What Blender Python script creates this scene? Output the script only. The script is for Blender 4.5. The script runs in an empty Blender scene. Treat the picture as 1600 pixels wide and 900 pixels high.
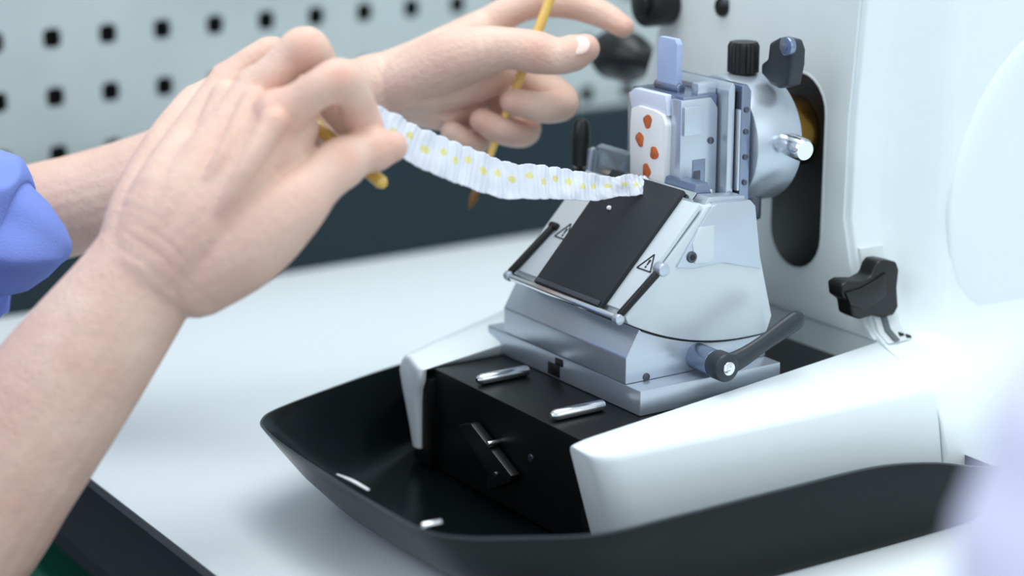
import bpy, bmesh, math, random
import numpy as np
from mathutils import Vector, Matrix, noise
random.seed(4)
sc = bpy.context.scene
C = sc.collection
F = 3253.0
TH = math.radians(15.2); PH = math.radians(33)
fv = Vector((math.sin(PH)*math.cos(TH), math.cos(PH)*math.cos(TH), -math.sin(TH)))
rv = Vector((math.cos(PH), -math.sin(PH), 0))
uv = rv.cross(fv)
CAM = Vector((-.614, -.823, .413))
def ray(x, y): return fv + rv*((x-800)/F) + uv*((450-y)/F)
def W(x, y, t): return CAM + ray(x, y)*t
def OP(x, y, p, n):
    r = ray(x, y); n = Vector(n); p = Vector(p)
    return CAM + r*((p-CAM).dot(n)/r.dot(n))

# ---------------------------------------------------------------- materials
def lin(c):
    return tuple(((v/255)/12.92 if v/255 <= .04045 else ((v/255+.055)/1.055)**2.4) for v in c)
def mat(name, rgb, rough=.5, metal=0, var=.05, scale=40, bump=0, bscale=300, sss=0, coat=0, trans=0, bump2=0, b2scale=60, spec=.5, flush=None):
    m = bpy.data.materials.new(name); m.use_nodes = True
    nt = m.node_tree; b = nt.nodes['Principled BSDF']
    c = lin(rgb)
    tc = nt.nodes.new('ShaderNodeTexCoord'); mp = nt.nodes.new('ShaderNodeMapping')
    nt.links.new(tc.outputs['Object'], mp.inputs['Vector'])
    n = nt.nodes.new('ShaderNodeTexNoise'); n.inputs['Scale'].default_value = scale; n.inputs['Detail'].default_value = 4
    nt.links.new(mp.outputs[0], n.inputs['Vector'])
    r = nt.nodes.new('ShaderNodeValToRGB')
    r.color_ramp.elements[0].position = .3; r.color_ramp.elements[1].position = .7
    if sss:
        r.color_ramp.elements[0].color = (c[0]*(1-var*.5), c[1]*(1-var*1.5), c[2]*(1-var*1.5), 1)
    else:
        r.color_ramp.elements[0].color = (*[max(0, v*(1-var)) for v in c], 1)
    r.color_ramp.elements[1].color = (*[min(1, v*(1+var)) for v in c], 1)
    nt.links.new(n.outputs['Fac'], r.inputs[0])
    if flush:
        at = nt.nodes.new('ShaderNodeAttribute'); at.attribute_name = 'flush'
        mx = nt.nodes.new('ShaderNodeMix'); mx.data_type = 'RGBA'
        nt.links.new(at.outputs['Fac'], mx.inputs[0]); nt.links.new(r.outputs[0], mx.inputs[6])
        mx.inputs[7].default_value = (*lin(flush), 1)
        nt.links.new(mx.outputs[2], b.inputs['Base Color'])
    else:
        nt.links.new(r.outputs[0], b.inputs['Base Color'])
    b.inputs['Roughness'].default_value = rough; b.inputs['Metallic'].default_value = metal
    b.inputs['Specular IOR Level'].default_value = spec
    if coat: b.inputs['Coat Weight'].default_value = coat
    if sss:
        b.inputs['Subsurface Weight'].default_value = sss
        b.inputs['Subsurface Radius'].default_value = (1, .4, .25); b.inputs['Subsurface Scale'].default_value = .004
    if trans: b.inputs['Transmission Weight'].default_value = trans
    last = None
    for st, s_, dist in ((bump, bscale, .001), (bump2, b2scale, .004)):
        if not st: continue
        n2 = nt.nodes.new('ShaderNodeTexNoise'); n2.inputs['Scale'].default_value = s_; n2.inputs['Detail'].default_value = 5
        nt.links.new(mp.outputs[0], n2.inputs['Vector'])
        bp = nt.nodes.new('ShaderNodeBump'); bp.inputs['Strength'].default_value = st; bp.inputs['Distance'].default_value = dist
        nt.links.new(n2.outputs['Fac'], bp.inputs['Height'])
        if last: nt.links.new(last.outputs[0], bp.inputs['Normal'])
        nt.links.new(bp.outputs[0], b.inputs['Normal']); last = bp
    return m
M_white = mat('white_plastic', (220, 230, 234), .45, var=.012, coat=.05)
M_panel = mat('pale_grey_plastic', (210, 219, 221), .45, var=.015)
M_wheel = mat('wheel_plastic', (219, 229, 233), .45, var=.01)
M_black = mat('black_plastic', (13, 14, 17), .38, var=.15, spec=.4)
M_tray = mat('black_tray_plastic', (7, 12, 15), .26, var=.1, scale=12, spec=.17)
M_rim = mat('tray_lip_highlight', (44, 54, 58), .35, var=.15, scale=60, spec=.4)  # lighter grey on the lip faces paints in a rim highlight
M_blackm = mat('black_anodised_metal', (10, 11, 13), .4, var=.1, bump=.05, spec=.3)
M_plate = mat('black_pressure_plate', (30, 35, 41), .45, var=.08, spec=.35)
M_lever = mat('charcoal_lever_plastic', (40, 47, 55), .4, var=.08, spec=.4)
M_silver = mat('satin_aluminium', (186, 196, 208), .30, metal=.72, var=.03, bump=.03, bscale=900)
M_silver2 = mat('blue_grey_aluminium', (130, 143, 166), .26, metal=.8, var=.03)
M_light = mat('light_enamelled_metal', (202, 211, 218), .34, metal=.35, var=.02)
M_chrome = mat('polished_chrome', (225, 228, 232), .18, metal=1, var=.02)
M_brass = mat('brass', (150, 112, 52), .25, metal=1, var=.08)
M_steel = mat('dark_steel', (84, 89, 98), .3, metal=.8, var=.05)
M_ink = mat('black_ink', (24, 24, 26), .6, var=.02)
M_groove = mat('groove_shade_grey', (86, 96, 102), .6, var=.02)
M_bluepl = mat('pale_blue_plastic', (160, 177, 212), .4, var=.02)
M_casset = mat('cassette_plastic', (206, 213, 232), .35, var=.03, coat=.2)
M_glass = mat('smoky_acrylic', (130, 145, 155), .08, var=.03, trans=.6)
M_wax = mat('paraffin_wax', (226, 227, 231), .45, var=.03, bump=.1)
M_ribbon = mat('wax_ribbon_film', (203, 208, 219), .8, var=.02, scale=160, spec=.15)
M_yel = mat('pale_yellow_tissue', (204, 200, 140), .75, var=.1, spec=.15)
M_tissue = mat('orange_brown_tissue', (184, 96, 50), .5, var=.3, scale=300)
M_skin = mat('skin', (214, 185, 169), .55, var=.09, scale=30, bump=.5, bscale=420, sss=.10, bump2=.22, b2scale=95, spec=.38, flush=(206, 154, 136))
M_nail = mat('fingernail', (228, 203, 194), .3, var=.03, coat=.3)
M_shirt = mat('blue_cotton', (128, 147, 222), .9, var=.06, scale=15, bump=.3, bscale=900, spec=.2)
M_coat = mat('pale_lilac_cotton', (208, 209, 236), .9, var=.03, scale=10)
M_bench = mat('pale_laminate', (225, 233, 237), .38, var=.02, scale=4)
M_bedge = mat('navy_edge_band', (12, 19, 34), .4, var=.1)
M_peg = mat('pale_grey_enamelled_steel', (176, 187, 188), .45, var=.12, scale=6)
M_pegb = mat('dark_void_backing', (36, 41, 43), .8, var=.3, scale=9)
M_teal = mat('dark_slate_board', (24, 42, 50), .6, var=.12, scale=6, spec=.3)
M_wall = mat('grey_wall_paint', (150, 160, 165), .8, var=.03)
M_floor = mat('grey_vinyl_floor', (70, 80, 88), .6, var=.1, scale=8)
M_green = mat('green_plastic', (30, 120, 90), .5, var=.1)
M_hand = mat('yellow_lacquered_wood', (222, 184, 92), .35, var=.08, coat=.4)
M_bris = mat('brown_bristle', (110, 80, 45), .8, var=.3, scale=500)
M_ferr = mat('lilac_ferrule', (150, 140, 175), .25, metal=.7, var=.05)

# ---------------------------------------------------------------- mesh helpers
def finish(bm, bev=0, seg=2, ang=30):
    bmesh.ops.recalc_face_normals(bm, faces=bm.faces[:])
    if bev > 0:
        es = [e for e in bm.edges if len(e.link_faces) == 2 and e.calc_face_angle(0) > math.radians(ang)]
        if es:
            bmesh.ops.bevel(bm, geom=es, offset=bev, segments=seg, profile=.6, affect='EDGES', clamp_overlap=True)
    return bm
def p_prism(pts, axis, a, b, bev=0, seg=2):
    bm = bmesh.new()
    def mk(p, q):
        return {'x': (q, p[0], p[1]), 'y': (p[0], q, p[1]), 'z': (p[0], p[1], q)}[axis]
    v0 = [bm.verts.new(mk(p, a)) for p in pts]; v1 = [bm.verts.new(mk(p, b)) for p in pts]
    bm.faces.new(v0); bm.faces.new(v1[::-1]); n = len(pts)
    for i in range(n): bm.faces.new((v0[i], v0[(i+1) % n], v1[(i+1) % n], v1[i]))
    return finish(bm, bev, seg)
def p_box(x0, x1, y0, y1, z0, z1, bev=0, seg=2):
    return p_prism([(x0, y0), (x1, y0), (x1, y1), (x0, y1)], 'z', z0, z1, bev, seg)
def p_loft(rings, cap=True, closed=True, bev=0, mats=None):
    bm = bmesh.new(); vr = [[bm.verts.new(p) for p in r] for r in rings]; n = len(rings[0])
    for i in range(len(rings)-1):
        for j in range(n if closed else n-1):
            fc = bm.faces.new((vr[i][j], vr[i][(j+1) % n], vr[i+1][(j+1) % n], vr[i+1][j]))
            if mats and i in mats: fc.material_index = 1
    if cap: bm.faces.new(vr[0][::-1]); bm.faces.new(vr[-1])
    return finish(bm, bev)
def frame(t, ref=None):
    t = t.normalized(); ref = ref or (Vector((0, 0, 1)) if abs(t.z) < .9 else Vector((1, 0, 0)))
    s = t.cross(ref).normalized(); return s, t.cross(s).normalized()
def p_lathe(p0, p1, prof, seg=32, knurl=0, kd=0):
    p0 = Vector(p0); p1 = Vector(p1); s, d = frame(p1-p0); rings = []
    for f_, r in prof:
        c = p0.lerp(p1, f_)
        rings.append([c + (s*math.cos(2*math.pi*k/seg) + d*math.sin(2*math.pi*k/seg))*(r*(1-(kd if knurl and k % 2 else 0))) for k in range(seg)])
    return p_loft(rings)
def p_cyl(p0, p1, r, bev=0, seg=32, r1=None):
    r1 = r if r1 is None else r1; L = (Vector(p1)-Vector(p0)).length
    if bev:
        e = bev/L
        return p_lathe(p0, p1, [(0, r-bev), (e*.3, r-bev*.3), (e, r), (1-e, r1), (1-e*.3, r1-bev*.3), (1, r1-bev)], seg)
    return p_lathe(p0, p1, [(0, r), (1, r1)], seg)
def cat(pts, k):
    out = []; n = len(pts)
    for i in range(n-1):
        p0, p1, p2, p3 = pts[max(i-1, 0)], pts[i], pts[i+1], pts[min(i+2, n-1)]
        for j in range(k):
            t = j/k
            out.append([.5*((2*b)+(-a+c)*t+(2*a-5*b+4*c-d)*t*t+(-a+3*b-3*c+d)*t**3) for a, b, c, d in zip(p0, p1, p2, p3)])
    out.append(list(pts[-1])); return out
def p_chain(pts, radii, flat=1, V=None, seg=20, k=5, fn=None, caps=True):
    V = V or fv
    q = cat([tuple(p)+(r,) for p, r in zip(pts, radii)], k)
    P = [Vector(a[:3]) for a in q]; R = [a[3] for a in q]; n = len(P)
    st = []
    def T(i): return (P[min(i+1, n-1)]-P[max(i-1, 0)]).normalized()
    if caps:
        for a in (85, 65, 45, 22): st.append((P[0]-T(0)*R[0]*math.sin(math.radians(a)), R[0]*math.cos(math.radians(a)), T(0)))
    for i in range(n): st.append((P[i], R[i], T(i)))
    if caps:
        for a in (22, 45, 65, 85): st.append((P[-1]+T(n-1)*R[-1]*math.sin(math.radians(a)), R[-1]*math.cos(math.radians(a)), T(n-1)))
    rings = []
    for c, r, t in st:
        s = t.cross(V)
        s = s.normalized() if s.length > .05 else frame(t)[0]
        d = s.cross(t).normalized()
        ring = []
        for j in range(seg):
            a = 2*math.pi*j/seg; p = c + s*(r*math.cos(a)) + d*(r*flat*math.sin(a))
            if fn: p = fn(p, c)
            ring.append(p)
        rings.append(ring)
    return p_loft(rings, cap=caps)
def p_ell(c, ax, rr, seg=16):
    bm = bmesh.new(); bmesh.ops.create_uvsphere(bm, u_segments=seg, v_segments=seg//2+2, radius=1)
    m = Matrix(((ax[0].x*rr[0], ax[1].x*rr[1], ax[2].x*rr[2], c[0]), (ax[0].y*rr[0], ax[1].y*rr[1], ax[2].y*rr[2], c[1]), (ax[0].z*rr[0], ax[1].z*rr[1], ax[2].z*rr[2], c[2]), (0, 0, 0, 1)))
    bmesh.ops.transform(bm, matrix=m, verts=bm.verts[:]); return finish(bm)
OFF = {}
def obj(name, pieces, m, parent=None, smooth=True, ang=32):
    bm = bmesh.new()
    if not isinstance(pieces, (list, tuple)): pieces = [pieces]
    for p in pieces:
        tmp = bpy.data.meshes.new('tmp'); p.to_mesh(tmp); p.free(); bm.from_mesh(tmp); bpy.data.meshes.remove(tmp)
    off = OFF.get(parent.name, Vector((0, 0, 0))) if parent else None
    if parent is None:
        xs = [v.co for v in bm.verts]; off = Vector((sum(v.x for v in xs)/len(xs), sum(v.y for v in xs)/len(xs), min(v.z for v in xs)))
    bmesh.ops.translate(bm, vec=-off, verts=bm.verts[:])
    for f_ in bm.faces: f_.smooth = smooth
    for e in bm.edges:
        if len(e.link_faces) == 2 and e.calc_face_angle(0) > math.radians(ang): e.smooth = False
    me = bpy.data.meshes.new(name); bm.to_mesh(me); bm.free()
    for mm in (m if isinstance(m, (list, tuple)) else [m]): me.materials.append(mm)
    o = bpy.data.objects.new(name, me); C.objects.link(o)
    if parent: o.parent = parent
    else: o.location = off
    OFF[o.name] = off
    return o
def thing(name, label, cat_, loc, group=None):
    o = bpy.data.objects.new(name, None); C.objects.link(o); o.location = loc; o.empty_display_size = .02
    o['label'] = label; o['category'] = cat_
    if group: o['group'] = group
    OFF[o.name] = Vector(loc); return o
def tag(o, label, cat_, group=None):
    o['label'] = label; o['category'] = cat_
    if group: o['group'] = group
    return o
def struct(o): o['kind'] = 'structure'; return o

# ---------------------------------------------------------------- setting
struct(obj('floor', p_box(-2.2, 2.2, -1.6, 1.4, -.80, -.75), M_floor))
struct(obj('wall_back', p_box(-2.2, 2.2, .66, .74, -.75, 1.6), M_wall))
bn = thing('workbench', 'pale laminate workbench with a navy front edge under the machine', 'workbench', (.4, .2, -.75))
obj('worktop', p_box(-.21, 1.5, -1.0, .622, -.03, 0, .002), M_bench, bn)
obj('edge_band', p_box(-.216, -.2102, -1.0, .622, -.045, .0, .001), M_bedge, bn)
obj('apron', p_box(-.19, -.17, -.98, .56, -.085, -.0305), M_bedge, bn)
obj('undershelf', p_box(-.19, 1.45, -.95, .56, -.36, -.34), M_bedge, bn)
for x in (-.17, 1.42):
    for y in (-.95, .53): obj('leg', p_box(x-.02, x+.02, y-.02, y+.02, -.75, -.031, .002), M_bedge, bn)
cr = thing('storage_crate', 'green plastic crate on the shelf under the bench', 'crate', (-.05, .43, -.34))
obj('crate_body', [p_box(-.18, .12, .32, .52, -.34, -.14, .01)], M_green, cr)
obj('crate_rim', [p_box(-.187, .127, .313, .527, -.14, -.118, .005)], M_green, cr)
tag(obj('splash_board', p_box(-1.2, 1.5, .583, .597, 0, .098, .002), M_teal), 'dark slate board along the back of the bench under the pegboard', 'board')
pg = thing('pegboard', 'pale grey perforated steel pegboard with square holes behind the hands', 'pegboard', (.1, .6, .0))
bm = bmesh.new(); pit = .0425; hs = .0068; Y0 = .6
gx = [(.003+pit*k) for k in range(-26, 30)]; gz = [.195+pit*k for k in range(-2, 12)]
xs = []; zs = []
for g in gx: xs += [g-hs, g+hs]
for g in gz: zs += [g-hs*1.05, g+hs*1.05]
xs = [gx[0]-pit/2]+xs+[gx[-1]+pit/2]; zs = [.0985]+zs+[gz[-1]+pit/2]
for yy in (Y0, Y0+.0022):
    vs = [[bm.verts.new((x, yy, z)) for z in zs] for x in xs]
    for i in range(len(xs)-1):
        for j in range(len(zs)-1):
            if i % 2 == 1 and j % 2 == 1:
                x0, x1, z0, z1 = xs[i], xs[i+1], zs[j], zs[j+1]; r = .0036
                for (cx, cz, sx, sz, V0) in ((x0, z0, 1, 1, vs[i][j]), (x1, z0, -1, 1, vs[i+1][j]), (x1, z1, -1, -1, vs[i+1][j+1]), (x0, z1, 1, -1, vs[i][j+1])):
                    a = bm.verts.new((cx+sx*r, yy, cz)); m_ = bm.verts.new((cx+sx*r*.3, yy, cz+sz*r*.3)); b = bm.verts.new((cx, yy, cz+sz*r))
                    bm.faces.new((V0, a, m_, b))
                continue
            bm.faces.new((vs[i][j], vs[i+1][j], vs[i+1][j+1], vs[i][j+1]))
obj('perforated_panel', bm, M_peg, pg, smooth=False)
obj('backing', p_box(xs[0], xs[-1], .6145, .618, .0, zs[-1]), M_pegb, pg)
obj('panel_lip', p_box(xs[0], xs[-1], .598, .6135, .0983, .0999), M_peg, pg)

# ---------------------------------------------------------------- microtome body
mt = thing('microtome', 'white rotary microtome with black base and large side wheel', 'microtome', (.3, .09, 0))
def interp(tab, z):
    if z <= tab[0][0]: return tab[0][1]
    for (a, u), (b, v) in zip(tab, tab[1:]):
        if z <= b: return u+(v-u)*(z-a)/(b-a)
    return tab[-1][1]
YR = [(.02, -.063), (.033, -.062), (.05, -.056), (.0675, -.042), (.078, -.015), (.086, -.001), (.11, .012), (.146, .0215), (.2, .021), (.268, .016), (.34, .012)]
YL = [(.02, .24), (.155, .24), (.193, .231), (.2475, .209), (.3, .185), (.34, .16)]
YS = [(.02, -.067), (.04, -.064), (.055, -.056), (.066, -.047), (.08, -.026), (.095, -.016), (.12, -.013), (.34, -.013)]
rings = []
for z in [.02, .026, .033, .042, .05, .058, .0675, .072, .078, .082, .086, .095, .11, .13, .146, .17, .2, .23, .25, .268, .29, .31, .33, .34]:
    yr = interp(YR, z); yl = interp(YL, z); ys = min(interp(YS, z), yr-.003)
    ins = .02 if z > .335 else 0
    pl = [(.16+ins, yl-.03-ins), (.16+ins, .5*(yl+yr)), (.16+ins, yr+.002), (.1603+ins, yr+.0005), (.1612+ins, yr-.0003), (.172+ins, yr-.0012)]
    for u in (.12, .3, .5, .7, .88, 1):
        s = u*u*(3-2*u)
        pl.append((.178+.026*u, (yr-.0018)+(ys-yr+.0018)*s))
    pl += [(.40, ys+ins), (.53-ins, ys+.004+ins), (.55-ins, ys+.03), (.55-ins, yl-.03), (.53-ins, yl-.004), (.30, yl-ins), (.185+ins, yl-ins), (.170+ins, yl-.004-ins), (.163+ins, yl-.013-ins)]
    rings.append([(x, y, z) for x, y in pl])
obj('housing', p_loft(rings), M_white, mt, ang=45)
zz = [z for z in [.082, .09, .1, .12, .146, .17, .2, .23, .25, .268, .29, .31, .33]]
outl = [(interp(YR, z)+.0040, z) for z in zz] + [(interp(YL, z)-.016, z) for z in zz[::-1]]
obj('front_panel', p_prism(outl, 'x', .1575, .1605, .0008), M_panel, mt, ang=40)
def stadium(cy, cz, hw, hh, n=12):
    o = []
    for k in range(n+1):
        a = math.pi*k/n; o.append((cy+hw*math.cos(a), cz+hh-hw+hw*math.sin(a)))
    for k in range(n+1):
        a = math.pi+math.pi*k/n; o.append((cy+hw*math.cos(a), cz-hh+hw+hw*math.sin(a)))
    return o
obj('slot_shade_plate', [p_prism(stadium(.0650, .166, .0215, .0565), 'x', .1566, .1585, .0004)], M_black, mt)  # black plate standing in for the shade inside the open slot
obj('slot_rim', [p_prism(stadium(.0650, .166, .0225, .0575), 'x', .1570, .1582, .0004)], M_panel, mt)
obj('panel_knob', [p_cyl((.158, .19, .248), (.138, .19, .248), .0135, .002), p_cyl((.139, .19, .248), (.135, .19, .248), .0075, .001)], M_black, mt)
obj('socket', [p_cyl((.1585, .137, .2515), (.155, .137, .2515), .0058, .001)], M_black, mt)
obj('socket', [p_cyl((.1585, .1335, .2545), (.1535, .1335, .2545), .0022, .0005)], M_steel, mt)
obj('base_block', [p_box(-.046, .159, -.0125, .1315, .0065, .065, .0012), p_box(-.0490, .159, .1305, .1500, .0065, .0585, .0005)], M_blackm, mt)
obj('base_plate', [p_box(.178, .54, -.05, .23, 0, .0205, .003)], M_blackm, mt)
def arm_right():
    rings = []
    for x in [-.0548, -.0545, -.0538, -.0526, -.0508, -.0485, -.0455, -.042, -.036, -.024, -.005, .02, .06, .10, .14, .1590]:
        u = max(0, min(1, (x+.05)/.21)); q = max(0, min(1, (x+.0548)/.014)); rnd = math.sqrt(1-(1-q)**2)
        yi = -.0132+.0115*u
        top = .0665+.0145*u - .0024*(1-rnd)
        yo = -.0430-.0165*u**.85; w = (yi-yo)*(.62+.38*rnd); yo = yi-w
        c1 = top-.0010-.0110*u
        sec = [(yi, .012), (yi, .04), (yi, top-.003), (yi-.0010, top-.0010), (yi-.003, top), (yi-w*.35, top-(top-c1)*.45), (yi-w*.72, c1), (yi-w*.78, c1-.0007), (yi-w*.825, c1-.0022), (yi-w*.855, c1-.0048), (yi-w*.93, .5*(c1-.005)+.016), (yo, .026), (yo, .012)]
        ring = []
        for y, z in sec:
            lean = max(0, .066-z)*.28*max(0, 1-(x+.0545)/.09)
            ring.append((x+lean, y, z))
        rings.append(ring)
    return p_loft(rings)
def arm_left():
    rings = []
    for x, k in [(-.0543, .55), (-.0541, .74), (-.0536, .88), (-.0526, .97), (-.0515, 1), (-.0502, 1), (-.0498, 1), (-.040, 1), (-.022, 1), (0, 1), (.03, 1), (.07, 1), (.11, 1), (.1595, 1)]:
        u = max(0, min(1, (x+.05)/.21)); leg = 1 if x < -.0501 else 0
        top = .0660+.026*u; yo = .1595+.038*min(1, u*1.7)**.8
        w = yo-.132
        lowi = .1408 if leg else .1515; lowo = .1478 if leg else yo-.001; midi = .1405 if leg else .1515
        low = .0155 if leg else .034
        zi = .0520 if leg else .0590
        sec = [(lowi, low), (midi-.0002, .034), (midi-.0006, .044), (midi-.0026, zi), (.1346, zi+.0055), (.1335, top-.0015), (.136, top), (.132+w*.45, top+.0042), (.132+w*.70, top+.0034), (.132+w*.88, top-.001), (yo-.0004, top-.0075), (yo-(.0026 if leg else 0), .048), (yo-(.0070 if leg else 0), .034), (lowo+(.0008 if leg else 0), max(low+.004, .022)), (lowo-(.002 if leg else 0), low)]
        ring = []; cy = .148; cz = .045
        for y, z in sec:
            y2 = cy+(y-cy)*k; z2 = z if z < .03 else cz+(z-cz)*(.75+.25*k)
            lean = max(0, .066-z2)*.06*max(0, 1-(x+.0545)/.09)
            ring.append((x+lean, y2, z2))
        rings.append(ring)
    return p_loft(rings)
obj('side_arm', arm_right(), M_white, mt, ang=50)
obj('side_arm', arm_left(), M_white, mt, ang=60)
HW = Vector((.312, 0, .150))
obj('hand_wheel', [p_lathe((HW.x, -.010, HW.z), (HW.x, -.0165, HW.z), [(0, .112), (.45, .1118), (.65, .1108), (.82, .108), (.94, .103), (1, .096), (1.03, .07), (1.03, .04), (1.05, .02), (1.06, .017), (1.08, .001)], 96)], M_wheel, mt, ang=80)
obj('feed_wheel', [p_lathe((.182, .235, .203), (.182, .290, .203), [(0, .008), (.25, .0085), (.35, .014), (.5, .0165), (.85, .0165), (.96, .014), (1, .009)], 36)], M_black, mt, ang=70)
def SY(x, y, yy): return OP(x, y, (0, yy, 0), (0, 1, 0))
pr_ = []; sl_ = []
for z in (.0815, .084, .086, .092, .10, .11, .12, .130):
    yy = interp(YR, z)
    pr_.append([(.1612, yy-.0022, z), (.1616, yy-.0028, z), (.1775, yy-.0032, z), (.1780, yy-.0026, z), (.1780, yy+.004, z), (.1612, yy+.004, z)])
    if z < .13: sl_.append([(.1652, yy-.0036, z+.001), (.1690, yy-.0036, z+.001), (.1690, yy+.001, z+.001), (.1652, yy+.001, z+.001)])
obj('slider_plate', [p_loft(pr_)], M_panel, mt)
obj('slider_slot', [p_loft(sl_)], M_groove, mt)  # grey strip on the plate, its colour standing in for shade in the groove
kp = [(1374, 403), (1390, 406), (1394, 418), (1391, 446), (1393, 476), (1386, 489), (1368, 493), (1352, 490), (1332, 496), (1321, 490), (1318, 470), (1306, 461), (1304, 442), (1314, 436), (1338, 436), (1352, 428), (1358, 412), (1364, 404)]
kpts = [(SY(x, y, .002).x, SY(x, y, .002).z) for x, y in kp]
kn = obj('locking_knob', [p_prism(kpts, 'y', -.004, .0085, .0018, 3)], M_black, mt, ang=50)
kq = [(SY(x, y, -.006).x, SY(x, y, -.006).z) for x, y in [(1386, 426), (1386, 464), (1352, 486), (1330, 478), (1322, 458), (1350, 450), (1368, 440)]]
obj('knob_ridge', [p_prism(kq, 'y', -.0058, -.003, .0010, 2)], M_black, kn)
obj('knob_stem', [p_cyl((.1672, .012, .1100), (.1672, .007, .1100), .005, .0004, 20)], M_black, kn)
for (x, y, yy) in ((1411, 482, .0045), (1405, 523, -.0065), (1416, 526, -.0085)):
    p = SY(x, y, yy); obj('indicator_dot', [p_cyl((p.x, yy+.006, p.z), (p.x, yy-.0025, p.z), .0016, seg=12)], M_ink, mt)
for y in (.0915, .0195):
    obj('guide_pin', [p_lathe((-.0100, y, .0682), (-.043, y, .0682), [(0, .0026), (.04, .0031), (.9, .0031), (.96, .0024), (1, .0012)], 20)], M_chrome, mt)
def FX(x, y, xx): return OP(x, y, (xx, 0, 0), (1, 0, 0))
lv = [(722, 663), (742, 660), (806, 742), (803, 752), (772, 764), (766, 756), (770, 742)]
lp = [(FX(x, y, -.05).y, FX(x, y, -.05).z) for x, y in lv]
obj('base_lever', [p_prism(lp, 'x', -.053, -.047, .001)], M_black, mt)
for (x, y, r, m) in ((775, 691, .0016, M_chrome), (786, 738, .0014, M_steel), (823, 717, .0022, M_steel)):
    p = FX(x, y, -.049); q = [p_cyl((-.0455, p.y, p.z), (-.0545 if x < 800 else -.047, p.y, p.z), r, .0003, 14)]
    obj('screw', q, m, mt)

# ---------------------------------------------------------------- waste tray
RIM = [(.172, -.088, .030), (.15, -.090, .036), (.12, -.0905, .044), (.08, -.0905, .0495), (.02, -.0905, .050), (-.04, -.0905, .050), (-.089, -.089, .050), (-.122, -.073, .050), (-.145, -.058, .050), (-.1555, -.040, .050), (-.158, 0, .050), (-.158, .05, .050), (-.1565, .1, .050), (-.1530, .130, .050), (-.1475, .1440, .050), (-.133, .1560, .050), (-.09, .173, .050), (-.037, .190, .050), (.02, .205, .048), (.10, .208, .040), (.172, .208, .03)]
BOT = [(.172, -.080), (.15, -.082), (.12, -.083), (.08, -.083), (.02, -.082), (-.03, -.080), (-.062, -.070), (-.083, -.052), (-.095, -.036), (-.101, -.02), (-.105, .01), (-.107, .05), (-.106, .08), (-.101, .105), (-.095, .118), (-.086, .130), (-.06, .153), (-.02, .180), (.02, .196), (.10, .200), (.172, .200)]
rim = cat(RIM, 7); bot = cat(BOT, 7)
def inset(pts, d):
    out = []; n = len(pts)
    for i, p in enumerate(pts):
        a = Vector(pts[max(i-1, 0)][:2]); b = Vector(pts[min(i+1, n-1)][:2]); t = (b-a).normalized(); nn = Vector((t.y, -t.x))
        q = Vector(p[:2]) - nn*d; out.append((q.x, q.y))
    return out
ri = inset(rim, .0013)
if (Vector(ri[70])-Vector((0, .05))).length > (Vector(rim[70][:2])-Vector((0, .05))).length: ri = inset(rim, -.0013)
bi = inset(bot, .004)
if (Vector(bi[70])-Vector((0, .05))).length > (Vector(bot[70])-Vector((0, .05))).length: bi = inset(bot, -.004)
rg = [[(x, y, 0) for x, y in bot]]
for u in (.08, .2, .35, .6, .85):
    rg.append([(b[0]+(r[0]-b[0])*(u**.75), b[1]+(r[1]-b[1])*(u**.75), r[2]*u**1.35) for b, r in zip(bot, rim)])
rg.append([(x, y, z-.0008) for x, y, z in rim])
rg.append([(x, y, z) for x, y, z in rim])
rg.append([(q[0], q[1], r[2]) for q, r in zip(ri, rim)])
for u in (.85, .6, .35, .2, .08):
    rg.append([(b[0]+(q[0]-b[0])*(u**.75), b[1]+(q[1]-b[1])*(u**.75), .005+(r[2]-.005)*u**1.35) for b, q, r in zip(bi, ri, rim)])
rg.append([(x, y, .005) for x, y in bi])
tray = obj('waste_tray', p_loft(rg, mats=(6, 7)), [M_tray, M_rim], ang=60)
tag(tray, 'glossy black plastic waste tray with flared lip around the machine base', 'tray')

# ---------------------------------------------------------------- blade holder
bh = thing('blade_holder', 'silver blade holder with sloping black pressure plate and clamp lever', 'blade holder', (.047, .07, .065))
obj('mounting_plate', [p_box(.0, .094, .0005, .148, .0653, .079, .0008)], M_silver, bh)
obj('mounting_slot', [p_box(-.0006, .004, .0745, .0855, .0665, .0735, .0003)], M_black, bh)
obj('mounting_slot', [p_box(-.0006, .004, .0715, .0785, .0735, .0775, .0003)], M_black, bh)
arc = []
for k in range(17):
    u = k/16; x = .010+.083*u; z = .0915+.0150*abs(1-u*1.18)**2.1
    arc.append((x, z))
obj('holder_base', [p_prism([(0, .0792), (0, .0935), (.0085, .1080)]+arc+[(.0945, .0792)], 'y', .0136, .131, .0008)], M_silver, bh, ang=25)
obj('cradle_gap_shade', [p_prism([(x+.0005, z-.003) for x, z in arc]+[(x+.0005, z+.0012) for x, z in arc[::-1]], 'y', .0148, .130, 0)], M_ink, bh)  # dark strip painted for the shaded gap between base and carrier
car = [(.0965, .102), (.0940, .0955)] + [(x, z+.0012) for x, z in arc[::-1]] + [(.006, .1095), (.0, .1125), (-.002, .1165), (.05, .1685), (.054, .1692), (.079, .1665)]
obj('carrier', [p_prism(car, 'y', .0120, .118, .0008)], M_light, bh, ang=25)
obj('side_cheek', [p_prism([(.030, .1385), (.041, .1365), (.060, .1370), (.0870, .130), (.0815, .1655), (.0780, .1690), (.056, .1700), (.0520, .1685)], 'y', .0105, .0150, .0009)], M_silver, bh, ang=25)
SL = Vector((.052, 0, .0545)).normalized(); SN = Vector((-SL.z, 0, SL.x)); S0 = Vector((-.002, 0, .1168))
def sp(y, s, h=0): return Vector((0, y, 0)) + S0 + SL*s + SN*h
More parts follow.
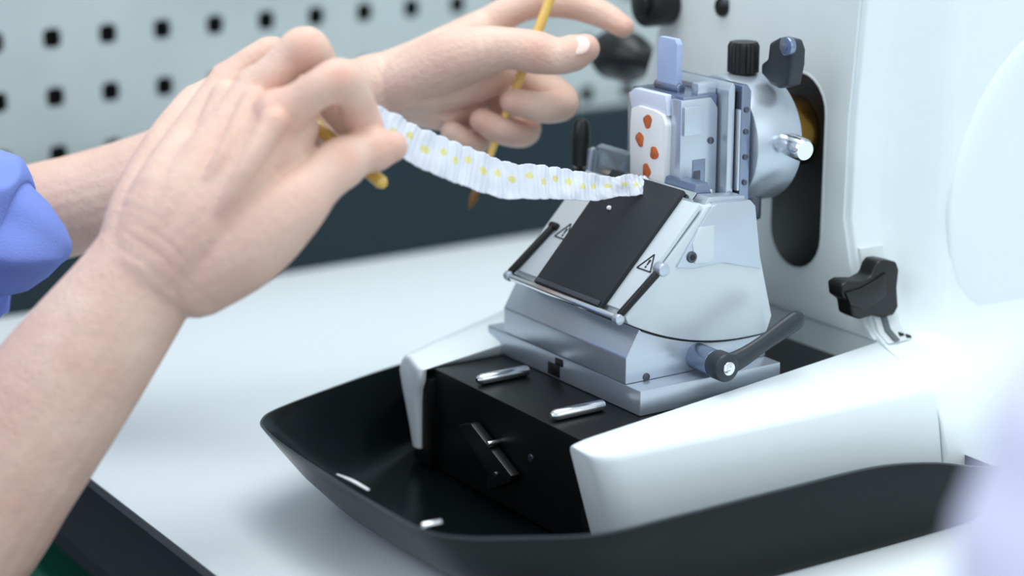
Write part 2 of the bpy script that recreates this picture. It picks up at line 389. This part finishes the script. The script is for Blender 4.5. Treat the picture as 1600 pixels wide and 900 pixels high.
def slope_poly(pts, h0, h1, bev=0):
    bm = bmesh.new(); P = [[bm.verts.new(sp(y, s, h)) for (y, s) in pts] for h in (h0, h1)]; n = len(pts)
    bm.faces.new(P[0]); bm.faces.new(P[1][::-1])
    for i in range(n): bm.faces.new((P[0][i], P[0][(i+1) % n], P[1][(i+1) % n], P[1][i]))
    return finish(bm, bev)
def slope_slab(y0, y1, s0, s1, h0, h1, bev=.0004):
    return slope_poly([(y0, s0), (y1, s0), (y1, s1), (y0, s1)], h0, h1, bev)
obj('face_plate', [slope_slab(.0135, .1165, .002, .0715, -.0005, .0022)], M_light, bh)
obj('pressure_plate', [slope_poly([(.0280, -.002), (.0905, -.002), (.0925, .060), (.0925, .0755), (.0280, .0755)], .0022, .0048, .0005)], M_plate, bh)
obj('blade', [slope_slab(.022, .108, .073, .0775, .0012, .0018, 0)], M_chrome, bh)
obj('plate_lip', [slope_slab(.0295, .089, -.0015, .0012, .0046, .0060, .0004)], M_steel, bh)
def px2s(x, y, h=.0024):
    p = OP(x, y, S0+SN*h, SN); q = p-S0; return p.y, q.dot(SL)
def warn(px, py, h):
    yc, s = px2s(px, py, h)
    out = [(yc, s+.0056), (yc+.0058, s-.0044), (yc-.0058, s-.0044)]
    P = []
    for i in range(3):
        a = out[i]; b = out[(i+1) % 3]
        d = Vector((b[0]-a[0], b[1]-a[1])).normalized(); n = Vector((-d.y, d.x))*.00034
        P.append(slope_poly([(a[0]+n.x, a[1]+n.y), (b[0]+n.x, b[1]+n.y), (b[0]-n.x, b[1]-n.y), (a[0]-n.x, a[1]-n.y)], h-.0003, h+.0002))
    P.append(slope_poly([(yc-.0007, s+.0020), (yc+.0007, s+.0020), (yc+.0003, s-.0014), (yc-.0003, s-.0014)], h-.0003, h+.0002))
    P.append(slope_poly([(yc-.0005, s-.0020), (yc+.0005, s-.0020), (yc+.0005, s-.0030), (yc-.0005, s-.0030)], h-.0003, h+.0002))
    return P
obj('warning_symbol', warn(883, 362, .0024), M_ink, bh)
obj('warning_symbol', warn(1013, 411, .0024), M_ink, bh)
gd = obj('guard_bar', [p_cyl((-.0070, .0115, .1165), (-.0070, .1165, .1165), .0022, .0005, 20)], M_chrome, bh)
for ya, yb, sb in ((.0115, .0065, .0300), (.1150, .1080, .0330)):
    a = sp(ya, -.002, .0040); b = sp(yb, sb, .0034)
    obj('guard_lever', [p_cyl(a, b, .0021, .0008, 16)], M_black, bh)
    obj('guard_pivot', [p_cyl(b+Vector((0, .003, 0)), b+Vector((0, -.0035, 0)), .0036 if ya < .05 else .0022, .0008, 20)], M_silver if ya < .05 else M_black, bh)
    a2 = Vector((-.0070, ya, .1165))
    obj('guard_end', [p_cyl(a2+Vector((0, .0018, 0)), a2+Vector((0, -.0022, 0)), .0029, .0006, 18)], M_silver, bh)
obj('cheek_block', [p_prism([(.046, .146), (.0485, .1655), (.054, .1725), (.078, .1705), (.0795, .15)], 'y', .0155, .026, .0008)], M_silver, bh)
obj('cheek_recess', [p_prism([(.041, .1395), (.0395, .150), (.0445, .1585), (.0535, .1585), (.0535, .1400), (.050, .1385)], 'y', .0099, .018, .0004)], M_light, bh)
pz = OP(1081, 402, (0, .0100, 0), (0, 1, 0))
obj('hex_screw', [p_cyl((pz.x, .014, pz.z), (pz.x, .0092, pz.z), .0030, .0004, 20)], M_steel, bh)
obj('hex_screw', [p_cyl((pz.x, .012, pz.z), (pz.x, .0089, pz.z), .0017, 0, 6)], M_black, bh)
pz = OP(1000, 594, (0, .0136, 0), (0, 1, 0))
obj('hex_screw', [p_cyl((pz.x+.004, .015, pz.z+.001), (pz.x+.004, .0130, pz.z+.001), .0022, .0003, 16)], M_steel, bh)
obj('blade_guide', [p_prism([(.0475, .166), (.0505, .1835), (.0545, .1850), (.0590, .168)], 'y', .084, .114, .0006)], M_glass, bh)
obj('blade_clamp', [p_prism([(.052, .166), (.054, .177), (.062, .1775), (.066, .168)], 'y', .027, .084, .0006)], M_silver2, bh)
obj('blade_clamp', [p_prism([(.046, .160), (.048, .1815), (.0515, .1825), (.056, .168)], 'y', .1145, .1185, .0005)], M_silver, bh)
obj('release_handle', [p_lathe((.046, .1235, .160), (.0475, .1235, .1985), [(0, .0026), (.25, .0026), (.3, .0046), (.7, .0052), (.92, .0045), (.98, .0028), (1, .0008)], 20)], M_black, bh)
cl = obj('clamp_lever', [p_cyl((.047, -.002, .087), (.047, -.0130, .087), .0078, .0016, 28),
      p_chain([Vector((.048, -.0085, .0868)), Vector((.060, -.0092, .0902)), Vector((.072, -.0100, .0955)), Vector((.084, -.0105, .1010)), Vector((.0935, -.0108, .1052))], [.0062, .0054, .0048, .0054, .0056], .62, Vector((0, 1, 0)), 16, 4)], M_lever, bh, ang=45)
obj('lever_bushing', [p_cyl((.0465, .0140, .0872), (.0465, -.0024, .0872), .0072, .0005, 24)], M_silver2, cl)
obj('lever_bolt', [p_cyl((.047, -.0125, .087), (.047, -.0140, .087), .0038, .0006, 20), p_cyl((.047, -.0138, .087), (.047, -.0147, .087), .0018, .0002, 6)], M_chrome, cl)

# ---------------------------------------------------------------- specimen clamp
sc_ = thing('specimen_clamp', 'silver specimen clamp on round head in front of the black slot', 'specimen clamp', (.11, .067, .15))
obj('jaw', [p_prism([(.0565, .170), (.060, .1645), (.0815, .1625), (.0815, .213), (.077, .219), (.0565, .219)], 'y', .0445, .0535, .0008)], M_silver, sc_)
obj('jaw', [p_prism([(.0565, .1625), (.0815, .1625), (.0815, .213), (.077, .217), (.0565, .217)], 'y', .0855, .0925, .0008)], M_silver, sc_)
obj('jaw_bridge', [p_box(.0585, .0815, .0455, .090, .2125, .2205, .0008)], M_silver2, sc_)
obj('jaw_back', [p_box(.0735, .0815, .050, .086, .162, .210, .0008)], M_silver2, sc_)
obj('jaw_step', [p_box(.0575, .070, .0425, .0450, .2000, .2155, .0005)], M_silver, sc_)
obj('jaw_notch', [p_box(.0650, .0735, .0440, .0450, .1720, .186, .0004)], M_silver2, sc_)
obj('jaw_notch', [p_box(.0655, .0700, .0436, .0445, .1735, .1800, .0003)], M_steel, sc_)
obj('jaw_screw', [p_cyl((.0770, .0450, .1955), (.0770, .0436, .1955), .0019, .0003, 14)], M_steel, sc_)
obj('jaw_screw', [p_cyl((.0775, .0450, .1665), (.0775, .0432, .1665), .0024, .0003, 14)], M_chrome, sc_)
obj('clamp_plate', [p_prism([(.083, .158), (.0875, .158), (.0875, .225), (.0860, .227), (.083, .223)], 'y', .0375, .094, .0006)], M_silver, sc_)
obj('clamp_plate', [p_prism([(.0905, .157), (.0970, .155), (.0970, .222), (.0945, .2255), (.0905, .2255)], 'y', .0355, .096, .0006)], M_silver2, sc_)
obj('plate_spacer', [p_box(.0870, .0915, .0395, .092, .162, .2215)], M_black, sc_)
obj('side_spring', [p_box(.0885, .0900, .0350, .0385, .168, .2125, .0004)], M_silver, sc_)
for z in (.172, .186, .200, .212):
    obj('plate_screw', [p_cyl((.0937, .0357, z), (.0937, .0345, z), .0016, .0003, 12)], M_steel, sc_)
obj('release_tab', [p_prism([(.0615, .219), (.0790, .219), (.0795, .2455), (.0770, .2488), (.0635, .2488), (.0615, .2460)], 'x', .0660, .0700, .0006)], M_bluepl, sc_)
obj('tab_hinge', [p_cyl((.068, .0595, .2222), (.068, .081, .2222), .0028, .0004, 16)], M_silver2, sc_)
obj('tab_arm', [p_box(.070, .0825, .0475, .0535, .2200, .2265, .0008)], M_silver, sc_)
obj('round_head', [p_cyl((.099, .067, .1895), (.131, .067, .1895), .0362, .0018, 56)], M_silver, sc_)
obj('brass_collar', [p_cyl((.131, .067, .1895), (.1562, .067, .1895), .0205, .001, 40)], M_brass, sc_)
obj('knurled_knob', [p_lathe((.1165, .067, .222), (.1165, .067, .243), [(0, .006), (.18, .006), (.2, .0088), (.9, .0088), (1, .0076)], 44, 1, .08)], M_black, sc_)
lk = [(1211, 66), (1226, 58), (1243, 62), (1248, 78), (1247, 102), (1241, 134), (1226, 138), (1212, 130), (1198, 114), (1198, 99), (1208, 92)]
tl = obj('clamping_lever', [p_prism([(FX(x, y, .122).y, FX(x, y, .122).z) for x, y in lk], 'x', .1175, .1275, .0022, 3)], M_lever, sc_, ang=60)
pz = FX(1231, 72, .117)
obj('lever_screw', [p_cyl((.119, pz.y, pz.z), (.1150, pz.y, pz.z), .0052, .0008, 22), p_cyl((.1155, pz.y, pz.z), (.1143, pz.y, pz.z), .0024, .0002, 6)], M_silver2, tl)
obj('chrome_knob', [p_lathe((.118, .034, .1925), (.116, .012, .191), [(0, .0052), (.3, .0052), (.35, .0064), (.9, .0064), (1, .0052)], 24)], M_chrome, sc_)
obj('lower_screw', [p_cyl((.112, .052, .160), (.112, .052, .1465), .0062, .0008, 20)], M_steel, sc_)
obj('hex_bolt', [p_cyl((.0855, .0378, .165), (.0855, .0362, .165), .0026, .0003, 6)], M_steel, sc_)

# paraffin block
pb = thing('paraffin_block', 'white paraffin block with four orange-brown tissue spots held in clamp', 'wax block', (.06, .07, .166))
bo = [(.0570, .1668), (.0535, .1720), (.0525, .2060), (.0555, .2110), (.0630, .2125), (.0770, .2130), (.0840, .2105), (.0850, .1980), (.0845, .1720), (.0815, .1662), (.0700, .1650), (.0620, .1652)]
obj('wax_body', [p_prism([(y, z-.001) for y, z in bo], 'x', .0525, .0590, .0009, 2)], M_wax, pb, ang=40)
obj('cassette', [p_prism([(.0545, .164), (.0845, .164), (.0850, .2155), (.0545, .2155)], 'x', .0592, .0733, .0006)], M_casset, pb)
obj('cassette_lip', [p_prism([(.0535, .2095), (.0860, .2085), (.0890, .2170), (.0840, .2205), (.0560, .2205)], 'x', .0545, .0592, .0006)], M_casset, pb)
for (x, y) in ((1012, 190), (1000, 218), (1022, 239), (1010, 267)):
    p = FX(x, y, .0524); st = []
    for k in range(16):
        a = 2*math.pi*k/16; st.append((p.y+.0036*math.cos(a)*(1+.18*math.sin(3*a+x)), p.z+.0039*math.sin(a)*(1+.1*math.cos(2*a+y))))
    obj('tissue_spot', [p_prism(st, 'x', .0521, .0535, .0002)], M_tissue, pb)

# ---------------------------------------------------------------- wax ribbon
path = [(548, 172, 1.016), (580, 190, 1.018), (615, 207, 1.024), (650, 228, 1.031), (690, 245, 1.038), (730, 259, 1.046), (765, 275, 1.055), (800, 282, 1.064), (845, 284, 1.077), (890, 290, 1.089), (930, 293, 1.100), (960, 292, 1.109), (990, 289, 1.119), (1022, 288, 1.129)]
pp = [tuple(W(*p)) for p in path]
hw = [.0086, .0096, .0103, .0105, .0107, .0107, .0104, .0098, .0094, .0086, .0074, .0060, .0064, .0074]
NS = 21
sm = cat([a+(h,) for a, h in zip(pp, hw)], 40); N = len(sm)
acc = [0]
for i in range(1, N): acc.append(acc[-1]+(Vector(sm[i][:3])-Vector(sm[i-1][:3])).length)
def phase(f_): return max(0, NS*(f_ + .008*math.sin(f_*17+1)+.005*math.sin(f_*41)))
bm = bmesh.new(); rows = []; NW = 26
rj = random.Random(8); J = [(rj.uniform(.92, 1.06), rj.uniform(.92, 1.06), rj.uniform(-.8, .8), rj.uniform(.6, 1.2), rj.uniform(0, .35)) for _ in range(NS+4)]
PHS = []
for i in range(N):
    c = Vector(sm[i][:3]); t = (Vector(sm[min(i+1, N-1)][:3])-Vector(sm[max(i-1, 0)][:3])).normalized()
    f_ = acc[i]/acc[-1]; ph = phase(f_); PHS.append(ph)
    crm = max(0, (f_-.91)/.09)
    wv = (uv*.9 + Vector((0, 1, 0))*(.12+1.1*crm) - rv*.05)
    wv = (wv - t*wv.dot(t)).normalized(); nn = t.cross(wv).normalized()
    if nn.dot(fv) > 0: nn = -nn
    sec = int(ph); fr = ph-sec
    A = J[sec]; B = J[sec+1]; sj = fr*fr*(3-2*fr)
    jj = [a*(1-sj)+b*sj for a, b in zip(A, B)]
    env = abs(math.sin(math.pi*fr))**.5
    row = []
    for j in range(NW+1):
        v = j/NW*2-1
        rag = 1+.03*noise.noise(Vector((f_*110, 5 if v > 0 else 9, 1)))
        w = sm[i][3]*(jj[0] if v > 0 else jj[1])*(.92+.08*env)*rag
        edge = v*v
        q = fr+v*.06*jj[2]
        dz = .00048*jj[3]*math.cos(2*math.pi*q)*(.5+.5*edge) + .00014*math.cos(6*math.pi*q+jj[2]*3) + .0012*noise.noise(Vector((f_*16, v*.8, 3))) + .0003*noise.noise(Vector((f_*60+v*1.5, v*1.6, 7)))*(.4+edge) + crm*.0018*noise.noise(Vector((f_*70, v*2, 2)))
        row.append(bm.verts.new(c + wv*(v*w) - nn*dz + t*(.0007*math.sin(v*3+jj[2]*4)*edge)))
    rows.append(row)
for i in range(N-1):
    ph = (PHS[i]+PHS[i+1])/2; fr = ph-int(ph); vc = J[int(ph)][4]
    for j in range(NW):
        fc = bm.faces.new((rows[i][j], rows[i+1][j], rows[i+1][j+1], rows[i][j+1]))
        v = (j+.5)/NW*2-1
        if ((fr-.5)/.24)**2+((v-vc)/.20)**2 < 1: fc.material_index = 1
rb = obj('wax_ribbon', bm, [M_ribbon, M_yel], ang=80)
md = rb.modifiers.new('solid', 'SOLIDIFY'); md.thickness = .0003
tag(rb, 'white crinkled ribbon of wax sections stretching from the fingers to the blade', 'wax ribbon')
def crumb(pos, r, label, nm='wax_crumb'):
    bm = bmesh.new(); bmesh.ops.create_icosphere(bm, subdivisions=2, radius=r)
    for v in bm.verts: v.co *= 1+.35*noise.noise(v.co*900+Vector(pos)*50)
    bmesh.ops.translate(bm, vec=pos, verts=bm.verts[:]); return tag(obj(nm, bm, M_wax), label, 'wax crumb')
y_, s_ = px2s(953, 326, .0050); crumb(sp(y_, s_, .0057), .0013, 'tiny white wax crumb on the black pressure plate')
def tray_pt(x, y, z): return OP(x, y, (0, 0, z), (0, 0, 1))
a = tray_pt(527, 741, .0512); b = tray_pt(575, 765, .0512)
tag(obj('wax_sliver', [p_chain([a, a.lerp(b, .5)+Vector((0, 0, .0006)), b], [.0005, .0011, .0008], .5, Vector((0, 0, 1)), 10, 4)], M_wax), 'thin white wax sliver lying on front lip of black tray', 'wax shaving')
a = tray_pt(659, 822, .0516); b = tray_pt(689, 816, .0516)
tag(obj('metal_stub', [p_cyl(a, b, .0016, .0003, 12)], M_chrome), 'short shiny stub lying on the corner of the tray lip', 'metal stub')

# ---------------------------------------------------------------- brushes
def brush(pts, r0, r1, label, tipped):
    a, b = Vector(pts[0]), Vector(pts[1])
    t = thing('paintbrush', label, 'brush', tuple(b))
    e = .86 if tipped else 1
    obj('handle', [p_lathe(a, a.lerp(b, e if tipped else 1), [(0, r0*.6), (.02, r0), (.4, r1), (.9, r0), (.985, r0*.9), (1, r0*.5)], 16)], M_hand, t)
    if tipped:
        obj('ferrule', [p_lathe(a.lerp(b, .84), a.lerp(b, .93), [(0, r0), (.5, r0*1.05), (1, r0*1.15)], 16)], M_ferr, t)
        obj('bristles', [p_lathe(a.lerp(b, .93), b, [(0, r0*1.1), (.4, r0*1.3), (.8, r0*.8), (1, r0*.1)], 16)], M_bris, t)
    return t
brush((W(905, -120, 1.185), W(733, 328, 1.205)), .0022, .0030, 'thin yellow handled brush held upright in the far hand', True)
brush((W(601, 289, 1.004), W(395, 110, 1.05)), .0034, .0034, 'yellow handled brush gripped in the near hand, blunt end showing', False)

# ---------------------------------------------------------------- person
pr = thing('person', 'person in blue short sleeves holding wax ribbon and two brushes', 'person', (-.5, .2, -.1))
mm = .001
def ch(pts, radii, flat=1): return p_chain([W(*p) for p in pts], [r*mm for r in radii], flat, fv, 20, 5)
P = []
eln = Vector((-.392, .118, -.035)); shn = Vector((-.53, .07, .27)); neck = Vector((-.58, .2, .33)); shf = Vector((-.53, .36, .29)); elf = W(-60, 372, 1.21)
P.append(p_chain([shn, eln.lerp(shn, .5)+Vector((-.01, 0, 0)), eln], [.05, .046, .042], 1, fv, 20, 4))
P.append(p_chain([eln, W(-75, 835, 1.0), W(8, 722, 1.0), W(108, 588, 1.0), W(198, 467, 1.0), W(236, 408, 1.0)], [.041, .042, .0390, .0350, .0298, .0275], .82, fv, 24, 5))
P.append(ch([(222, 425, 1.0), (236, 330, 1.01), (272, 235, 1.03), (312, 168, 1.045)], [24, 20.5, 16, 12.5]))
P.append(ch([(240, 415, 1.0), (275, 310, 1.0), (325, 200, 1.02), (365, 132, 1.03)], [25.5, 22, 15.2, 12.8]))
P.append(ch([(250, 412, 1.0), (310, 310, .995), (365, 210, 1.0), (410, 140, 1.01)], [25.5, 23, 15.2, 13.4]))
P.append(ch([(260, 415, 1.0), (340, 340, .99), (400, 250, .985), (438, 180, .988)], [25.5, 23, 16, 13.4]))
P.append(ch([(290, 420, 1.0), (380, 332, 1.0), (440, 258, 1.0)], [23, 21, 15]))
P.append(ch([(300, 380, 1.03), (360, 280, 1.04), (400, 200, 1.05)], [18, 20, 16]))
P.append(ch([(262, 400, .992), (305, 325, .978), (352, 240, .9755), (398, 158, .991)], [3, 4, 4.6, 6.8]))
P.append(ch([(280, 410, .987), (335, 345, .972), (384, 262, .9655), (428, 190, .972)], [3, 4, 4.8, 6.8]))
P.append(ch([(240, 390, .994), (272, 320, .987), (312, 222, .9985), (352, 146, 1.011)], [3, 4, 4.6, 6.8]))
# thumb
P.append(ch([(305, 430, .997), (388, 385, .985), (455, 326, .980), (500, 283, .984), (535, 254, .990), (562, 240, .994), (590, 233, .998), (612, 229, 1.0)], [21, 19.6, 16.2, 12.2, 12.6, 10.6, 10.8, 8.0], .92))
P.append(ch([(400, 300, .99), (445, 235, .99), (470, 200, .992)], [14, 13, 9]))
# index
P.append(ch([(438, 180, .984), (468, 160, .981), (500, 138, .978), (532, 127, .981), (552, 148, .988), (562, 178, .998), (573, 196, 1.002), (583, 212, 1.006)], [13.6, 10.0, 9.4, 11.2, 9.0, 9.4, 8.4, 6.4]))
# middle
P.append(ch([(410, 140, 1.008), (430, 115, 1.004), (452, 90, 1.003), (478, 78, 1.003), (500, 102, 1.009), (512, 140, 1.014), (524, 165, 1.016), (538, 190, 1.018)], [14.0, 10.0, 9.6, 11.6, 9.0, 9.6, 8.8, 7]))
# ring
P.append(ch([(365, 132, 1.03), (385, 110, 1.030), (406, 96, 1.030), (430, 92, 1.033), (462, 130, 1.038), (485, 175, 1.036), (500, 210, 1.032)], [13.4, 10.0, 9.6, 10.9, 9.2, 8.8, 7.2]))
# pinky
P.append(ch([(312, 168, 1.045), (335, 148, 1.05), (355, 138, 1.055), (385, 140, 1.065), (415, 175, 1.066), (440, 215, 1.06)], [12.2, 9.8, 9.2, 9.8, 8.2, 6.8]))
# far arm
P.append(p_chain([elf, W(60, 335, 1.22), W(200, 296, 1.22), (W(400, 215, 1.21)), W(590, 136, 1.2)], [.036, .030, .029, .025, .0200], .9, fv, 24, 5))
P.append(p_chain([shf, shf.lerp(elf, .5), elf], [.05, .046, .04], 1, fv, 20, 4))
P.append(p_chain([shn, neck, shf], [.055, .06, .055], 1, fv, 20, 4))
# far hand
P.append(ch([(570, 142, 1.2), (650, 112, 1.205), (710, 75, 1.215), (760, 42, 1.225)], [18, 18, 15, 11.5]))
P.append(ch([(580, 138, 1.2), (660, 122, 1.21), (730, 95, 1.225), (775, 80, 1.235)], [18, 19, 16, 11]))
P.append(ch([(580, 138, 1.2), (660, 138, 1.21), (720, 130, 1.222), (755, 120, 1.232)], [18, 18, 16, 12]))
P.append(ch([(585, 142, 1.2), (650, 155, 1.208), (700, 168, 1.216), (728, 172, 1.225)], [17, 16, 14, 11]))
P.append(ch([(640, 130, 1.198), (705, 120, 1.203), (765, 112, 1.21)], [20, 20, 15]))
P.append(ch([(630, 130, 1.195), (695, 98, 1.186), (755, 80, 1.18), (800, 76, 1.179), (838, 82, 1.178), (872, 88, 1.177), (898, 82, 1.176), (914, 76, 1.176)], [17, 17.5, 14.5, 12.0, 12.4, 10.6, 10.6, 8.6]))
P.append(ch([(760, 42, 1.225), (800, 16, 1.222), (845, 2, 1.22), (895, 8, 1.214), (940, 22, 1.21), (974, 42, 1.205)], [11, 9.6, 9.8, 8.6, 8.2, 6.6]))
P.append(ch([(775, 85, 1.235), (825, 120, 1.232), (868, 148, 1.222), (880, 163, 1.212), (848, 168, 1.200), (800, 158, 1.193)], [12, 10.6, 10.6, 9.6, 9.2, 7.5]))
P.append(ch([(755, 125, 1.235), (795, 168, 1.230), (820, 198, 1.222), (812, 208, 1.212), (780, 202, 1.200), (752, 188, 1.196)], [11.6, 10, 9.8, 8.8, 8.4, 7]))
P.append(ch([(725, 168, 1.228), (742, 198, 1.226), (745, 220, 1.216), (725, 218, 1.205), (705, 205, 1.2)], [10, 9, 8.4, 7.6, 6.4]))
body = obj('body', P, M_skin, pr)
md = body.modifiers.new('remesh', 'REMESH'); md.mode = 'VOXEL'; md.voxel_size = .00125; md.use_smooth_shade = True
md = body.modifiers.new('smooth', 'SMOOTH'); md.factor = .6; md.iterations = 4
bpy.context.view_layer.update()
dg = bpy.context.evaluated_depsgraph_get()
me2 = bpy.data.meshes.new_from_object(body.evaluated_get(dg))
body.modifiers.clear(); old = body.data; body.data = me2; bpy.data.meshes.remove(old); me2.name = 'body'
if len(me2.materials) == 0: me2.materials.append(M_skin)
nv = len(me2.vertices)
co_ = np.empty(nv*3, dtype=np.float32); me2.vertices.foreach_get('co', co_); co_ = co_.reshape(-1, 3).astype(float)
no_ = np.empty(nv*3, dtype=np.float32); me2.vertices.foreach_get('normal', no_); no_ = no_.reshape(-1, 3).astype(float)
wp = co_ + np.array(OFF[pr.name])
disp = np.zeros(nv); fl = np.zeros(nv)
CR = [(533, 116, .970, (30, 14), 2.9, .55, 4.5, 7), (478, 68, .993, (30, 6), 2.9, .55, 4.5, 7), (430, 82, 1.023, (30, 0), 2.8, .45, 4, 6),
      (543, 243, .978, (34, -18), 3.0, .5, 4.5, 8), (592, 232, .988, (30, -6), 2.7, .25, 3, 7), (470, 318, .966, (45, -45), 5.0, .35, 8, 12),
      (560, 178, .989, (8, 30), 2.8, .35, 3.5, 6), (418, 150, .985, (25, -20), 4.2, .35, 6, 9), (445, 190, .975, (25, -18), 4.2, .3, 6, 9),
      (248, 398, .973, (60, -75), 7.5, .38, 11, 24), (430, 262, .972, (40, -45), 6.0, .25, 9, 12), (205, 320, .99, (10, -60), 6.5, .3, 8, 12),
      (838, 84, 1.166, (36, 4), 3.2, .5, 5, 8), (872, 150, 1.205, (20, 20), 3.0, .4, 5, 8), (760, 85, 1.168, (50, -8), 6, .4, 9, 14),
      (820, 195, 1.205, (16, 12), 3.0, .4, 5, 8), (600, 130, 1.182, (60, -20), 6, .3, 9, 18), (845, 5, 1.21, (40, 0), 3.2, .4, 4, 7)]
for (px, py, t, d2, spc, dep, sa, sl) in CR:
    c = np.array(W(px, py, t)); dv = (rv*d2[0] - uv*d2[1]).normalized(); dv = np.array(dv)
    q = wp-c; al = q@dv; lat2 = np.maximum(0, (q*q).sum(1)-al*al)
    g = np.exp(-(al/(sa*mm))**2)*np.exp(-lat2/(sl*mm)**2)
    bend = .35*np.sin(np.sqrt(lat2)/(sl*mm)*1.2)
    disp -= dep*mm*g*(.5+.5*np.cos(2*np.pi*(al/(spc*mm)+bend)))**3
    fl = np.maximum(fl, .55*np.exp(-(al/(sa*1.5*mm))**2)*np.exp(-lat2/(sl*1.3*mm)**2)*(1 if sl < 11 else .15))
for (px, py, t) in ((610, 229, .992), (583, 210, 1.0), (565, 196, .995), (914, 76, 1.168), (972, 42, 1.2), (800, 160, 1.186), (755, 190, 1.19)):
    c = np.array(W(px, py, t)); q = wp-c; fl = np.maximum(fl, .5*np.exp(-(q*q).sum(1)/(11*mm)**2))
co_ += no_*disp[:, None]
me2.vertices.foreach_set('co', co_.astype(np.float32).ravel())
at = me2.attributes.new('flush', 'FLOAT', 'POINT'); at.data.foreach_set('value', fl.astype(np.float32))
for p in me2.polygons: p.use_smooth = True
me2.update()
def nail(c, along, up, L=.0062, Wd=.0052):
    along = Vector(along).normalized(); up = Vector(up); up = (up-along*up.dot(along)).normalized(); s = along.cross(up)
    obj('fingernail', [p_ell(c, (along, s, up), (L, Wd, .0014))], M_nail, pr)
tt = W(918, 74, 1.176)-W(880, 88, 1.177)
nail(W(905, 71, 1.1678), tt, -fv+uv*.5, .0064, .0060)
def fold(amp, k=1.0):
    def fn(p, c):
        d = (p-c); L = d.length
        if L < 1e-6: return p
        a = p.dot(rv); b = p.dot(uv); e = p.dot(fv)
        u1 = b*.9+a*.45; l1 = a*.9-b*.45
        n = 1-2*abs(noise.noise(Vector((l1*9*k, u1*34*k, e*20*k))))**.9
        n2 = noise.noise(Vector((l1*18*k+4, u1*40*k, e*26*k)))
        return p + d/L*amp*(.8*n+.3*n2-.5)
    return fn
def shchain(pts, radii, amp=.009, k=1.0): return p_chain(pts, radii, 1, fv, 120, 22, fold(amp, k))
slv = obj('sleeve', [shchain([shf+Vector((0, -.01, 0)), W(-330, 330, 1.15), W(-160, 385, 1.135), W(-65, 372, 1.128), W(-15, 366, 1.126), W(22, 376, 1.125)], [.075, .07, .064, .057, .046, .031], .010)], M_shirt, pr, ang=180)
md = slv.modifiers.new('smooth', 'SMOOTH'); md.factor = .6; md.iterations = 3
obj('shirt', [shchain([shn, shn.lerp(eln, .45)], [.075, .06]), shchain([shn+Vector((-.02, .02, -.01)), neck+Vector((-.01, 0, -.04)), shf+Vector((-.02, -.02, -.01))], [.075, .09, .075]),
   shchain([Vector((-.62, .2, .22)), Vector((-.64, .2, .0)), Vector((-.65, .2, -.25))], [.14, .14, .13])], M_shirt, pr, ang=180)

pr2 = thing('person', 'blurred second person in pale lilac coat at the lower right corner', 'person', tuple(W(1800, 1000, .5)))
obj('coat_sleeve', [p_chain([W(2120, 420, .52), W(1935, 640, .5), W(1835, 830, .5), W(1812, 1020, .5), W(1805, 1300, .52)], [.051, .051, .050, .050, .05], 1, fv, 48, 8, fold(.003, .7))], M_coat, pr2, ang=180)

# ---------------------------------------------------------------- light
w = bpy.data.worlds.new('World'); sc.world = w; w.use_nodes = True
bg = w.node_tree.nodes['Background']; bg.inputs[0].default_value = (.85, .95, 1, 1); bg.inputs[1].default_value = .94
def area(name, loc, tgt, size, e, col):
    l = bpy.data.lights.new(name, 'AREA'); l.shape = 'RECTANGLE'; l.size = size[0]; l.size_y = size[1]; l.energy = e; l.color = col
    o = bpy.data.objects.new(name, l); C.objects.link(o); o.location = loc
    o.rotation_euler = (Vector(tgt)-Vector(loc)).to_track_quat('-Z', 'Y').to_euler(); return o
area('ceiling_lamp', (.1, .15, 1.7), (0, .15, 0), (1.6, .9), 27, (.95, .99, 1))
area('added_key_light', (.5, -1.9, 1.0), (.1, .05, .1), (1.4, 1.2), 4.5, (.93, .98, 1))  # key area light added to brighten the near-side faces, not a window
area('side_lamp', (-1.5, .0, 1.3), (0, .1, .1), (1.0, 1.0), 8.5, (.96, .99, 1))

cd = bpy.data.cameras.new('camera'); co = bpy.data.objects.new('camera', cd); C.objects.link(co)
cd.sensor_width = 36; cd.lens = 36*F/1600; cd.clip_start = .01
co.location = CAM; co.rotation_euler = (math.pi/2-TH, 0, -PH)
cd.dof.use_dof = True; cd.dof.focus_distance = 1.10; cd.dof.aperture_fstop = 3.2
sc.camera = co
sc.view_settings.view_transform = 'Standard'
for o in list(C.objects):
    if o.parent is None: o.location.z += .75
